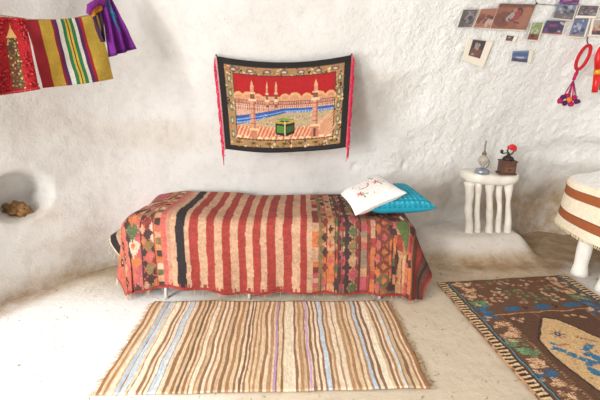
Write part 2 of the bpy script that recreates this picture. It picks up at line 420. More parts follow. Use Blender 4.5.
    while y < .03:
        for xx, k in ((-1.29, 0), (-1.37, 1), (-1.45, 2)): c.dia(xx, y+.02*k, .042, .05, pick('blk', 'red', 'tan', 'olv', 'pink', 'org'), .012); c.dia(xx, y+.02*k, .018, .02, pick('org', 'cream', 'red'), .01)
        y += .09
    c.rect(-1.60, B0, -1.585, .03, P['red'])
    z = np.where(((c.X < X(164)) & (c.X > -1.24)) | ((c.X > X(312)) & (c.X < .82)), .24, .04)[..., None]
    c.a = c.a*(1-z)+np.array((168, 104, 76))*z
    c.rect(A0, B0, A1, B0+.018, P['red']); c.rect(A0, B0+.018, A1, B0+.024, P['mar'])
    for k in range(60):       # little tufts along the hem
        a = random.uniform(-.9, .1); c.rect(a, B0+.018, a+.008, B0+.045, P['red'])
    c.noise(.14, 2, 1); c.noise(.14, 1, 3); c.noise(.12, 7, 5); return c.a*np.array((.88, .87, .87))
KC = kilim_canvas()
def bed_height(a, b):
    u = (a-BX0)/(BX1-BX0)
    z = BZ+.022*noise.noise(Vector((a*2.5, b*3, 1)))+.008*noise.noise(Vector((a*9, b*7, 3)))
    z += .03*math.exp(-((u-.13)/.16)**2)-.035*sm(.15, 0, u)*1-.03*sm(.8, 1.02, u)
    return z
RR = .10
def prof(d):
    if d < RR*PI/2: t = d/RR; return RR*math.sin(t), RR*(1-math.cos(t)), 0
    r = d-RR*PI/2; return RR, RR+r, r
def kilim_pt(u, v):
    a = A0+(A1-A0)*u; b = B1+(B0-B1)*v
    a += .004*noise.noise(Vector((b*6, a, 0)))
    ix0, ix1, iy0 = BX0+RR, BX1-RR, BY0+RR
    ax = min(max(a, ix0), ix1); by = max(b, RR)
    da = a-ax; db = b-by
    top = bed_height(ax, by)
    yb = BY0+by
    if da == 0 and db == 0: return Vector((a, yb, top+.006))
    # arc-length adjust: the cloth coordinate of the vertical face equals the distance travelled
    d = (abs(da)**3+abs(db)**3)**(1/3); hyp = math.hypot(da, db); dx, dy = da/hyp, db/hyp
    d *= 1.0
    o, dz, r = prof(d)
    w = abs(dx)
    if da < 0: fl = .10*(1-w)+w*(.15+.95*sm(.12, .5, by))
    else: fl = .10*(1-w)+w*.45
    o += r*fl*.9
    fold = .012*math.sin(a*23+1.3)*sm(0, .35, r)*(1-w)+.008*noise.noise(Vector((a*5, b*5, 7)))*sm(0, .2, r)
    if 0.15 < w < .97 and abs(db) > .01: fold += .022*math.sin(math.atan2(abs(da), abs(db))*7)*sm(.05, .35, r)
    o += fold
    z = top+.006-dz+r*(.12*fl+.22*fl*fl)
    return Vector((ax+dx*o, yb+dy*o, max(z, .018+.01*u)))
kil = grid_obj('kilim_blanket', kilim_pt, 560, 260, KC, M_fab, thick=.006)
tag(kil, 'red and cream striped kilim with patterned ends draped over the bed', 'blanket')
fg = MB()
for k in range(46):
    a = random.uniform(.02, .98); p = kilim_pt(a, 1.0); l = random.uniform(.012, .045)
    fg.tube([p+Vector((0, -.003, .004)), p+Vector((random.uniform(-.01, .01), -.006, -l*.5)), p+Vector((random.uniform(-.015, .015), -.004, -l)).lerp(p, 0)], .0016, 4)
for v in fg.v: v.z = max(v.z, .006)
tag(fg.build('hem_threads', mat('thread', (206, 160, 130), bump=0), kil), kind='stuff')
fg = MB()
for k in range(26):
    p = kilim_pt(0, k/25*.75); q = kilim_pt(.012, k/25*.75); d = (p-q).normalized()
    fg.tube([p, p+d*.02+Vector((0, 0, -.01)), p+d*.03+Vector((random.uniform(-.008, .008), random.uniform(-.008, .008), -.05*random.random()-.01))], .002, 4)
tag(fg.build('end_fringe', mat('white_thread', (220, 208, 190), bump=0), kil), kind='stuff')
# ================================================================== PILLOWS
def pillow(name, corners, thick, canvas, label, n=70, quilt=0, pinch=.06):
    A, B, C_, D = [Vector(c) for c in corners]   # far-left, near-left, near-right, far-right
    nrm = ((B-A).cross(D-A)).normalized()
    if nrm.z < 0: nrm = -nrm
    cen = (A+B+C_+D)/4
    vs = []; cols = []; h, w = canvas.shape[:2]
    def pt(u, v, s):
        x, y = u*2-1, v*2-1
        k = (max(0, 1-x**4)*max(0, 1-y**4))**.55
        px = u+pinch*(-x)*(1-y*y)*.6; py = v+pinch*(-y)*(1-x*x)*.6
        P = A.lerp(D, px).lerp(B.lerp(C_, px), py)
        hgt = thick*k*(1+.12*noise.noise(Vector((u*3, v*3, s))))
        if quilt and s > 0: hgt += quilt*abs(math.sin(u*PI*13))*abs(math.sin(v*PI*13))*min(1, k*3)
        return P+nrm*s*(hgt*.5+.003)
    W_ = n+1; fs = []
    for s in (1, -1):
        base = len(vs)
        for j in range(n+1):
            for i in range(n+1):
                vs.append(pt(i/n, j/n, s)); cols.append(canvas[min(h-1, int(j/n*(h-1)))][min(w-1, int(i/n*(w-1)))] if s > 0 else canvas[2][2])
        for j in range(n):
            for i in range(n):
                q = (base+j*W_+i, base+j*W_+i+1, base+(j+1)*W_+i+1, base+(j+1)*W_+i); fs.append(q[::-1] if s > 0 else q)
    N1 = W_*W_
    edge = [i for i in range(W_)]+[j*W_+n for j in range(1, W_)]+[n*W_+i for i in range(n-1, -1, -1)]+[j*W_ for j in range(n-1, 0, -1)]
    for q, r in zip(edge, edge[1:]+edge[:1]): fs.append((q, r, r+N1, q+N1))
    zmin = min(v.z for v in vs)
    o = mesh_obj(name, vs, fs, M_fab); color_attr(o.data, lin(np.array(cols))); tag(o, label, 'cushion', 'cushions at the right end of the bed')
    return o, pt
c = Cv(140, 140, (238, 232, 228), (0, 0, 1, 1))
def flower(x, y, r, rot, c=c):
    red = (196, 78, 66); g = (88, 140, 84); dk = (160, 60, 60)
    for k in range(5):
        a = rot+k*2*PI/5; c.ell(x+math.cos(a)*r*.6, y+math.sin(a)*r*.6, r*.42, r*.22, red if k % 2 else (214, 120, 96), a)
    c.ell(x, y, r*.25, r*.25, dk)
    for d in (-.5, .5): c.line([(x+r*.4, y+r*.6), (x+r*(1.2+d), y+r*(1.5-d))], .018, g)
    c.ell(x+r*1.5, y+r*1.0, r*.35, r*.15, g, .6); c.ell(x+r*.6, y+r*1.7, r*.35, r*.15, g, 2.2)
flower(.24, .66, .085, .2); flower(.70, .48, .085, 1.1); flower(.66, .20, .05, 2)
c.line([(.40+.13*math.cos(t), .42+.12*math.sin(t)) for t in np.linspace(-.3, 2.6, 12)], .026, (190, 96, 84))
for k in range(16):
    t = k*.4; c.ell(.40+.2*math.cos(t), .30+.13*math.sin(t), .018, .011, random.choice([(200, 110, 110), (150, 160, 130), (206, 150, 140)]), t)
for x, y in ((.2, .3), (.5, .8), (.33, .52), (.85, .3)): c.ell(x, y, .02, .01, (110, 150, 100), x*9)
c.noise(.03)
t = Cv(140, 140, (22, 150, 176), (0, 0, 1, 1)); t.m((np.abs(np.sin(t.X*PI*13))*np.abs(np.sin(t.Y*PI*13)) > .72), (64, 182, 200)); t.m((np.abs(np.sin(t.X*PI*13))*np.abs(np.sin(t.Y*PI*13)) < .12), (12, 118, 146)); t.noise(.14)
tq, _ = pillow('turquoise_cushion', [(.50, 2.78, .640), (.46, 2.36, .625), (.955, 2.47, .600), (.84, 2.84, .665)], .13, t.a, 'turquoise quilted cushion lying partly under the white one', quilt=.008)
wq, wpt = pillow('white_cushion', [(.315, 2.72, .635), (.365, 2.29, .612), (.725, 2.45, .715), (.62, 2.83, .755)], .115, c.a, 'white cushion embroidered with red flowers leaning on the turquoise one')
pp = MB(); E_ = [(i/40, 0) for i in range(40)]+[(1, i/40) for i in range(40)]+[(1-i/40, 1) for i in range(40)]+[(0, 1-i/40) for i in range(40)]
pp.tube([(wpt(u, v, 1)+wpt(u, v, -1))/2 for u, v in E_], .007, 6, closed=True).build('piping', mat('white_piping', (240, 236, 230), bump=0), wq)
# ================================================================== STRIPED RUG
def rug_canvas():
    c = Cv(560, 60, (226, 206, 174), (0, 0, 1, 1)).warp(.0025, 0, 9, 12, 5); x = 0; k = 0
    br = [(160, 118, 82), (144, 104, 72), (170, 130, 94), (134, 98, 70)]; cr = [(214, 194, 166), (206, 182, 148), (220, 204, 180), (196, 170, 136)]
    while x < 1:
        w1 = random.uniform(.006, .012); w2 = random.uniform(.007, .014)
        c.rect(x, 0, x+w1, 1, random.choice(br)); c.rect(x+w1, 0, x+w1+w2, 1, random.choice(cr)); x += w1+w2
    for a, b, q in ((0, .010, (150, 104, 66)), (.035, .05, (216, 200, 174)), (.055, .068, (168, 182, 196)), (.072, .086, (186, 196, 204)), (.10, .118, (228, 214, 190)), (.155, .166, (176, 190, 204)), (.17, .178, (190, 200, 208)), 
                    (.235, .245, (110, 84, 62)), (.42, .43, (120, 82, 56)), (.525, .535, (176, 138, 168)), (.56, .585, (216, 200, 174)), (.635, .643, (186, 156, 184)), (.69, .705, (184, 196, 204)),
                    (.75, .765, (216, 200, 174)), (.83, .842, (172, 188, 202)), (.87, .89, (228, 214, 190)), (.93, .938, (196, 206, 212)), (.99, 1.01, (150, 104, 68))):
        c.rect(a, 0, b, 1, q)
    c.noise(.14, 2, 1); c.noise(.1, 1, 4); return c.a
rc = [G(155, 303), G(388, 303), G(430, 390), G(95, 397)]
def rug_pt(u, v, R=rc):
    p = R[0].lerp(R[1], u).lerp(R[3].lerp(R[2], u), v)
    e = .012*noise.noise(Vector((u*7, v*5, 2)))
    p.x += e*(1 if u in (0, 1) else .8); p.y += .012*noise.noise(Vector((u*6, v*2, 9)))
    p.z = .0115+.003*noise.noise(Vector((u*10, v*5, 4)))+.004*max(0, noise.noise(Vector((u*22, v*3, 1)))); return p
rug = grid_obj('striped_rug', rug_pt, 520, 60, rug_canvas(), M_fab, thick=.007); tag(rug, 'flat woven rug with narrow brown, cream and pale blue stripes in front of bed', 'rug')
for side, u, n in (('left', 0, 64), ('right', 1, 64)):
    fg = MB(); s = -1 if u == 0 else 1
    for k in range(n):
        p = rug_pt(u, (k+.5)/n); l = random.uniform(.012, .04); j = random.uniform(-.02, .02)
        fg.tube([p+Vector((-s*.004, 0, 0)), p+Vector((s*l*.5, j*.4, -.002)), p+Vector((s*l, j, -.005))], .0022, 4)
    tag(fg.build('fringe', mat('rug_fringe_'+side, (196, 166, 130), bump=0), rug), kind='stuff')
# ================================================================== PATTERNED CARPET
def carpet_canvas():
    W_, H_ = 1.04, 1.75
    c = Cv(400, 620, (98, 66, 46), (0, 0, W_, H_)).warp(.006, .006, 14, 12, 8); P = PAL
    bl = (38, 92, 126); cr = (204, 166, 128); gr = (92, 134, 94); tn = (150, 110, 78); pk = (186, 128, 100)
    def hook(x, y, s, q):
        r = random.random() < .5; k = -1 if r else 1
        c.line([(x-s*1.6, y-s*k), (x, y-s*k), (x, y+s*k), (x+s*1.6, y+s*k)], s*.95, q); c.dia(x-s*1.4, y+s*.6*k, s*.7, s*.6, q); c.dia(x+s*1.6, y-s*.4*k, s*.6, s*.5, q)
    def cluster(x, y, rx, ry, q, q2, n=11):
        for k in range(n): hook(x+random.uniform(-rx, rx), y+random.uniform(-ry, ry), random.uniform(.007, .010), q if random.random() < .72 else q2)
    # scattered hooks over the end field
    for k in range(12):
        for l in range(9):
            x = .23+k*.052+random.uniform(-.012, .012); y = .035+l*.036+random.uniform(-.008, .008)
            if random.random() < .62: hook(x, y, .0085, random.choice([(cr, pk, cr), (gr, pk, gr), (cr, gr, (190, 176, 150))][(k//4) % 3]) if l > 3 else random.choice([pk, tn, (128, 84, 58), gr if k < 5 else cr, (186, 172, 140)]))
    for x, dx in ((.345, 0), (.555, 0), (.76, 0)):
        c.poly([(x-.06, .392), (x-.035, .365), (x+.03, .36), (x+.055, .385), (x+.04, .41), (x-.03, .415)], bl); c.line([(x+.085, .365), (x+.085, .405)], .012, (60, 30, 26)); c.line([(x+.085, .385), (x+.105, .385)], .01, (60, 30, 26))
    c.rect(.18, .436, .86, .443, (176, 134, 96))
    c.rect(.235, .443, .82, H_, (88, 58, 40))
    c.line([(.44, .443), (.46, .54)], .006, (150, 106, 76))
    for x, y in ((.28, .49), (.30, .52), (.33, .50), (.63, .50), (.68, .49), (.72, .52)): hook(x, y, .008, cr)
    seq = [(cr, tn), (cr, pk), (cr, tn), (gr, cr), (bl, (60, 120, 150)), (bl, cr), (cr, tn), (cr, pk), (gr, cr), (gr, (120, 160, 110)), (cr, tn), (bl, cr), (cr, tn)]
    for x in (.155, W_-.155):
        y = .05; k = 0
        while y < H_:
            q, q2 = seq[k % len(seq)]; cluster(x+.02*math.sin(k*2.2), y, .052, .034, q, q2, 14); y += .082; k += 1
    for m in (0, 1):
        def R(x0, y0, x1, y1, q):
            if m: c.rect(W_-x1, y0, W_-x0, y1, q)
            else: c.rect(x0, y0, x1, y1, q)
        R(.222, .443, .228, H_, (176, 134, 96)); R(.236, .443, .239, H_, (150, 106, 76)); y = .443
        while y < H_: R(.222, y, .236, y+.006, (60, 40, 30)); y += .017
        R(0, 0, .070, H_, (56, 38, 30)); y = .008; k = 0
        while y < H_:
            R(.004, y, .062, y+.013, (214, 182, 138)); R(.0, y, .008, y+.028, (176, 128, 88)); R(.050, y, .062, y+.020, (214, 182, 138)) if k % 2 else None; y += .0275; k += 1
        R(.070, 0, .079, H_, (92, 70, 54)); R(.079, 0, .088, H_, (84, 126, 140)); R(.088, 0, .093, H_, (44, 34, 30))
    md = [(.30, .70), (.46, .505), (.53, .53), (.645, .715), (.675, .86), (.665, 1.08), (.60, 1.26), (.48, 1.36), (.38, 1.25), (.31, 1.05), (.285, .86)]
    cx, cy = .475, .93
    c.poly([(cx+(x-cx)*1.07, cy+(y-cy)*1.05) for x, y in md], (60, 40, 30)); c.poly(md, (196, 162, 116))
    for k in range(8):
        a = k*PI/4+.2; c.line([(.435, .66), (.435+.045*math.cos(a), .66+.042*math.sin(a))], .008, (132, 104, 92))
    c.dia(.435, .66, .024, .022, (56, 64, 84)); c.dia(.435, .66, .009, .008, cr)
    for k in range(5): hook(.53+k*.018, .70+k*.012, .006, (128, 90, 62))
    for k in range(4): hook(.36+k*.02, .75, .006, (150, 96, 70))
    for x, y, w, h in ((.345, .74, .018, .014), (.335, .78, .028, .018), (.36, .80, .026, .016), (.385, .835, .036, .02), (.42, .865, .03, .018), (.45, .895, .04, .02), (.49, .905, .03, .02), (.50, .87, .024, .03), (.475, .835, .034, .018), (.50, .80, .04, .016), (.54, .78, .03, .016),
                       (.42, .91, .03, .014), (.40, .96, .03, .04), (.56, .98, .04, .04), (.48, 1.06, .07, .03), (.42, 1.14, .03, .03), (.55, 1.18, .03, .03)):
        c.dia(x, y, w, h*1.25, (46, 106, 138), .009)
    for k in range(26): hook(random.uniform(.34, .62), random.uniform(.76, 1.2), .005, random.choice([(150, 110, 84), (128, 90, 62), (180, 130, 96)]))
    c.rect(0, 0, W_, .008, (84, 56, 34)); c.noise(.24, 2, 2); c.noise(.14, 1, 1); return c.a
cb = G(437, 285); cbr = G(565, 277); dirx = (cbr-cb).normalized(); diry = Vector((dirx.y, -dirx.x, 0)); Wd = (cbr-cb).length
cang = math.atan2(dirx.y, dirx.x)
def carpet_pt(u, v):
    p = cb+dirx*(u*Wd-.045*v*1.75*.9)+diry*(v*1.75)
    p += dirx*.010*noise.noise(Vector((v*6, u, 3)))+diry*.012*noise.noise(Vector((u*5, v, 1))); p.z = .0125+.003*noise.noise(Vector((u*6, v*9, 2))); return p
car = grid_obj('patterned_carpet', carpet_pt, 330, 520, carpet_canvas(), M_fab, thick=.011); tag(car, 'brown knotted carpet with cream medallion and blue motifs at lower right', 'carpet')
# ================================================================== WALL TAPESTRY
def tap_canvas():
    # drawn in a 430 x 300 frame
    c = Cv(380, 260, (26, 20, 20), (0, 0, 430, 300))
    c.rect(22, 20, 408, 282, (168, 130, 84))
    for k in range(900):
        s = random.random(); x = random.uniform(22, 408); y = random.uniform(20, 282)
        if 48 < x < 382 and 46 < y < 256: continue
        c.ell(x, y, random.uniform(2, 6), random.uniform(1.5, 4), random.choice([(120, 60, 40), (60, 74, 90), (224, 196, 140), (150, 110, 60), (70, 100, 80), (210, 120, 60), (226, 206, 160), (40, 36, 40)]), random.random()*3)
    for k in range(7):
        x = 50+k*55; c.ell(x, 33, 14, 7, (120, 84, 96)); c.ell(x, 33, 7, 3, (222, 190, 140)); c.ell(x, 269, 14, 7, (150, 110, 54)); c.ell(x, 269, 7, 3, (70, 60, 40))
    for k in range(5):
        y = 65+k*45
        for x in (34, 396): c.ell(x, y, 7, 14, (92, 110, 96)); c.ell(x, y, 3, 7, (214, 180, 130))
    c.rect(22, 18, 408, 21, (60, 44, 30)); c.rect(46, 44, 384, 258, (60, 40, 30)); c.rect(49, 47, 381, 255, (206, 158, 122))
    c.rect(49, 47, 381, 112, (178, 18, 22))
    for x, r in ((62, 18), (92, 20), (128, 16), (218, 18), (250, 22), (290, 18), (332, 20), (368, 18)): c.ell(x, 118, r, r*.9, (222, 168, 116)); c.ell(x, 121, r*.7, r*.6, (206, 140, 100))
    c.rect(49, 118, 381, 140, (212, 150, 118)); c.rect(49, 126, 381, 128, (130, 70, 60)); c.rect(49, 136, 381, 138, (150, 80, 70))
    for k in range(56): c.rect(51+k*6, 129, 53.5+k*6, 136, (110, 56, 56))
    # galleries, left sloping
    c.poly([(49, 140), (381, 140), (381, 168), (215, 162), (49, 200)], (216, 166, 140))
    for k in range(50): x = 51+k*6.6; c.line([(x, 142), (x, 158)], 2, (120, 60, 60))
    c.rect(49, 148, 381, 150.5, (236, 206, 180))
    c.poly([(49, 182), (215, 150), (381, 152), (381, 166), (215, 165), (49, 212)], (44, 84, 158))
    c.poly([(49, 193), (215, 158), (215, 161), (49, 198)], (120, 160, 214)); c.poly([(215, 157), (381, 158), (381, 161), (215, 160)], (120, 160, 214))
    for k in range(34): x = 52+k*5; y = 206-(x-49)*.22; c.ell(x, y, 1.4, 3.2, (190, 206, 226))
    for k in range(30): x = 222+k*5.4; c.ell(x, 163, 1.4, 3, (190, 206, 226))
    c.poly([(49, 212), (215, 165), (381, 166), (381, 205), (330, 214), (250, 222), (120, 226), (49, 236)], (186, 160, 122))
    for k in range(120): x = random.uniform(90, 360); y = random.uniform(172, 216); c.ell(x, y, 1.5, 1.2, random.choice([(90, 80, 66), (226, 214, 190), (130, 116, 84)]))
    c.poly([(49, 216), (130, 208), (215, 224), (300, 212), (381, 200), (381, 255), (49, 255)], (212, 128, 96))
    for k in range(26): x = 49+k*13; c.line([(x+16, 214), (x-4, 255)], 3.2, (232, 190, 150)); c.line([(x+9, 216), (x-9, 255)], 2, (190, 70, 50))
    c.poly([(330, 200), (381, 168), (381, 255), (340, 255)], (214, 170, 130))
    for k in range(8): c.line([(381, 172+k*11), (338, 215+k*7)], 2.2, (196, 90, 66))
    for k in range(14): c.ell(56+k*24, 250, 8, 4, (232, 206, 160))
    # cube
    c.poly([(184, 196), (216, 190), (250, 196), (250, 234), (218, 244), (184, 236)], (20, 22, 20))
    c.poly([(184, 186), (212, 182), (250, 187), (216, 194)], (108, 150, 60)); c.poly([(184, 192), (216, 197), (250, 191), (250, 197), (216, 204), (184, 199)], (196, 150, 60))
    c.poly([(188, 206), (213, 209), (213, 234), (188, 230)], (84, 132, 52)); c.poly([(221, 211), (246, 206), (246, 226), (221, 234)], (56, 84, 40)); c.line([(217, 196), (217, 240)], 3, (226, 212, 140))
    # minarets
    def minaret(x, y0, y1, w, base=True):
        st_ = (216, 150, 120); dk = (132, 74, 62)
        c.poly([(x-w*.35, y0+22), (x, y0), (x+w*.35, y0+22)], (222, 176, 130)); c.rect(x-w*.3, y0+20, x+w*.3, y0+40, st_)
        c.rect(x-w*.55, y0+38, x+w*.55, y0+44, (226, 190, 140)); c.rect(x-w*.4, y0+44, x+w*.4, y0+62, dk); c.rect(x-w*.7, y0+60, x+w*.7, y0+68, (230, 196, 150))
        c.rect(x-w*.45, y0+68, x+w*.45, y1, st_); c.rect(x+w*.1, y0+68, x+w*.45, y1, (178, 110, 88))
        for k in range(5): yy = y0+76+k*(y1-y0-80)/5; c.rect(x-w*.45, yy, x+w*.45, yy+2, dk)
    minaret(158, 62, 150, 10); minaret(188, 60, 150, 11)
    minaret(108, 62, 222, 19); c.rect(93, 218, 124, 226, (226, 190, 140)); c.rect(98, 226, 119, 255, (190, 120, 90))
    minaret(319, 60, 214, 20); c.rect(303, 208, 336, 216, (226, 190, 140)); c.rect(308, 216, 331, 250, (190, 120, 90)); c.rect(316, 222, 323, 250, (90, 50, 40))
    c.noise(.22, 1, 1); c.noise(.12, 3, 2); return c.a*.86
TL, TR = W(217, 56), W(351, 55)
Yt = min(TL.y, TR.y)-.035
TL, TR, BL, BR = V(216.5, 56, Yt), V(351.5, 55, Yt), V(225.5, 149, Yt-.04), V(345.5, 147, Yt-.11)
def tap_pt(u, v):
    p = TL.lerp(TR, u).lerp(BL.lerp(BR, u), v); s = 4*u*(1-u)
    p.z -= .045*s*(1-v*.25)+0*v; p.y += .012*math.sin(u*11+1)*(.3+v)*.7+.012*math.sin(v*4)*math.cos(u*5)
    return p
tap = grid_obj('wall_tapestry', tap_pt, 340, 230, tap_canvas(), M_fab, thick=.005)
tag(tap, 'pictorial tapestry of minarets around a black cube under red sky, hung on wall', 'tapestry')
M_pink = mat('pink_fringe', (206, 36, 76), bump=0, var=.25, vscale=40)
for u, s in ((0, -1), (1, 1)):
    fg = MB()
    for k in range(70):
        p = tap_pt(u, k/69.); L_ = random.uniform(.06, .13)
        fg.tube([p, p+Vector((s*.012, -.006, -.012)), p+Vector((s*(.018+random.uniform(-.008, .010)), random.uniform(-.012, .0), -L_*.6)), p+Vector((s*(.012+random.uniform(-.010, .012)), 0, -L_))], .003, 4)
    tag(fg.build('fringe', M_pink, tap), 'pink hanging fringe', kind='stuff')
M_nail = mat('iron_nail', (60, 54, 50), rough=.5, metal=.8, bump=0)
for u, px, nm in ((0, 217, 'left'), (1, 351, 'right')):
    p = tap_pt(u, 0); w = W(px, 55, -.01)
    tag(MB().tube([w, p+Vector((0, -.012, .004)), p+Vector((0, -.014, .004))], [.003, .003, .006], 8).build('nail', M_nail), 'iron nail holding the %s top corner of the tapestry' % nm, 'nail')
# ================================================================== CLOTHESLINE, LEFT
PA, PB = Vector((-1.02, 2.48, 0)), Vector((-1.62, 1.62, 0)); pn = (PB-PA).cross(Vector((0, 0, 1))).normalized()
def LP(x, y, off=0):
    r = ray(x, y); t = ((PA+pn*off)-O).dot(pn)/r.dot(pn); return O+r*t
if pn.dot(O-PA) < 0: pn = -pn
endp = LP(106, -6); wp = W(112, -4)
line = [LP(-60, -2), LP(-20, 10), LP(0, 15), LP(30, 19.5), (LP(62, 20)), LP(96, 14), LP(101, 4), LP(104, -8), W(108, -22)]
tag(MB().tube(catmull3(line) if False else line, .0028, 6).build('clothesline', mat('cord', (170, 150, 120), bump=0)), 'thin cord strung across upper left corner holding cloths', 'cord')
def hung(name, TLp, TRp, BRp, BLp, nu, nv, canvas, label, cat, sag=0, wav=.012, nf=9, group=None, off=0.004, seed=0):
    def fn(u, v):
        x = (TLp[0]*(1-u)+TRp[0]*u)*(1-v)+(BLp[0]*(1-u)+BRp[0]*u)*v
        y = (TLp[1]*(1-u)+TRp[1]*u)*(1-v)+(BLp[1]*(1-u)+BRp[1]*u)*v+sag*4*u*(1-u)*(1-v*.4)
        p = LP(x, y, off); return p+pn*(wav*math.sin(u*nf+seed+v*1.2)*(.3+v)+.01*noise.noise(Vector((u*4, v*4, seed))))
    o = grid_obj(name, fn, nu, nv, canvas, M_fab, thick=.004); tag(o, label, cat, group); return o, fn
c = Cv(160, 160, (160, 16, 26), (0, 0, 1, 1)); c.noise(.5, 2, 2)
for x0, x1 in ((.62, .80), (.0, .14)):
    c.rect(x0, .26, x1, .99, (92, 60, 40))
    for k in range(160): c.ell(random.uniform(x0, x1), random.uniform(.26, .98), .012, .012, random.choice([(214, 180, 110), (60, 50, 40), (150, 40, 36), (120, 110, 60)]))
    c.poly([(x0, .26), ((x0+x1)/2-.01, .12), ((x0+x1)/2, .05), ((x0+x1)/2+.01, .12), (x1, .26)], (222, 180, 110))
tw, fn = hung('red_towel', (-30, 16), (25, 20), (37, 88), (-22, 98), 150, 120, c.a, 'red beaded towel with a tower motif hanging at far left', 'towel', nf=7, wav=.016)
fz = MB()
for k in range(500):
    u, v = random.random(), random.random(); p = fn(u, v); 
    if random.random() < .5: v = 1 if random.random() < .6 else 0; u = random.random(); p = fn(u, v)
    if .58 < u < .84 and .03 < v < .99: continue
    fz.ball(p+pn*.004, .0055+.004*random.random(), sub=1)
tag(fz.build('beads', mat('red_bead', (158, 12, 22), rough=.4, bump=0), tw), kind='stuff')
c = Cv(260, 120, (206, 170, 62), (0, 0, 1, 1)); g1 = (196, 164, 60)
for a, b, q in ((0, .18, (156, 20, 34)), (.18, .355, (202, 164, 58)), (.355, .385, (150, 22, 40)), (.385, .43, (84, 30, 90)), (.43, .49, (226, 220, 206)), (.49, .535, (34, 120, 72)), (.535, .56, (206, 176, 60)), (.56, .578, (90, 40, 30)), (.578, .605, (206, 176, 60)),
                (.605, .645, (34, 120, 72)), (.645, .69, (226, 220, 206)), (.69, .735, (84, 30, 90)), (.735, .775, (170, 24, 44)), (.775, 1.01, (204, 170, 64))): c.rect(a, -1, b, 2, q)
c.noise(.14, 2, 1); c.a *= .88
hung('striped_cloth', (25, 20), (97, 15), (113, 79), (43, 88), 220, 90, c.a, 'gold cloth with crimson, purple, white and green stripes hanging from cord', 'cloth', sag=1.5, nf=6, wav=.012, off=.010, seed=2)
c = Cv(120, 120, (122, 24, 142), (0, 0, 1, 1)); c.poly([(.38, 0), (.55, 0), (.7, .3), (.82, .55), (.6, .7), (.5, .4)], (34, 120, 176)); c.poly([(.55, .1), (.62, .1), (.85, .62), (.75, .62)], (150, 30, 110))
for k in range(14): c.ell(random.uniform(.4, .85), random.uniform(.1, .65), .03, .02, random.choice([(30, 90, 160), (196, 60, 120), (60, 160, 190)]))
c.rect(0, .95, 1, 1, (90, 14, 110)); c.noise(.12, 2, 2); c.a *= .85
hung('purple_scarf', (101, -8), (108, -8), (135, 49), (110, 57), 90, 110, c.a, 'purple scarf with blue motif hanging beside the striped cloth', 'scarf', nf=16, wav=.016, off=.02, seed=4)
c = Cv(40, 60, (92, 16, 100), (0, 0, 1, 1)); c.rect(0, .1, 1, .3, (190, 120, 40)); c.rect(0, .3, 1, 1, (50, 14, 50)); c.noise(.3, 3, 3)
hung('knotted_kerchief', (87, 8), (104, -6), (105, 42), (101, 42), 50, 60, c.a, 'dark purple knotted kerchief hanging between striped cloth and purple scarf', 'kerchief', nf=12, wav=.014, off=.016, seed=5)
kt = MB().tube([LP(88, 14, .02), LP(90, 7, .025), LP(97, 2, .03), LP(103, 4, .025), LP(105, -5, .02)], [.010, .018, .016, .018, .010], 10)
tag(kt.build('scarf_knot', mat('purple_cloth', (116, 26, 120), bump=.5)), 'small rolled purple cloth knotted round the cord', 'knot')
# ================================================================== NICHE ROCK
rp = W(18, 213, .0); d = ray(18, 213).normalized()
rb = MB()
cen = W(17, 211, .03); 
rb.ball(cen+Vector((0, 0, .0)), (.085, .05, .062), .7, 4, 3)
M_rock = mat('brown_rock', (140, 104, 62), bump=1.0, bscale=40, var=.6, vscale=22)
for k in range(26):
    a = random.uniform(0, 6.28); r = random.uniform(.2, .95)
    rb.ball(cen+Vector((.085*r*math.cos(a), -.03+.02*random.random(), .045*r*math.sin(a))), random.uniform(.010, .022), .6, 2, k)
tag(rb.build('rock', M_rock), 'craggy brown stone lying in the round wall hollow', 'rock')
# ================================================================== PLASTER SHELF TABLE
SY = 3.12
sroot = empty('plaster_shelf', (1.65, 3.14, .17), 'cream plaster console with drip-like columns against the wall', 'shelf')
mbs = MB(); x0, x1 = V(468, 178, SY).x, V(522, 178, SY).x; zt = .70
NA, NR = 64, 10; vs = []; fs = []
def shelf_top(a, r, z):
    ca, sa = math.cos(a), math.sin(a); n = 1+.05*noise.noise(Vector((ca*2, sa*2, z*5)))
    x = (x0+x1)/2+(x1-x0)/2*abs(ca)**.7*math.copysign(1, ca)*r*n; y = SY+.12+.19*abs(sa)**.7*math.copysign(1, sa)*r*n
    return Vector((x, y, z+.012*noise.noise(Vector((x*9, y*9, z*3)))))
pr = [(.0, zt), (.5, zt+.002), (.85, zt), (.97, zt-.012), (1.0, zt-.035), (.99, zt-.06), (.93, zt-.078), (.80, zt-.088), (.4, zt-.09), (0, zt-.09)]
for r, z in pr:
    for k in range(NA): vs.append(shelf_top(2*PI*k/NA, max(r, .001), z))
for i in range(len(pr)-1):
    for k in range(NA): k2 = (k+1) % NA; fs.append((i*NA+k, (i+1)*NA+k, (i+1)*NA+k2, i*NA+k2))
mbs.add(vs, fs); mbs.build('shelf_top', M_cream, sroot)
for px, w in ((470, .042), (478.5, .028), (490.5, .036), (500, .030), (509.5, .034)):
    pt_, pb_ = V(px, 180, SY), V(px, 224, SY); pts = []; rs = []
    for k in range(19):
        t = k/18; z = .13+(zt-.07-.13)*t; pts.append((pb_.x+(pt_.x-pb_.x)*t+.008*noise.noise(Vector((px, t*3, 0))), SY+.01*noise.noise(Vector((px, 4, t*3))), z))
        rs.append(w*(.62+.35*(1-t)**3+1.8*max(0, t-.55)**1.6+.22*noise.noise(Vector((px*3, t*5, 2)))))
    MB().tube(pts, rs, 16).build('column', M_cream, sroot)
def on_shelf(px): return V(px, 171, SY).x
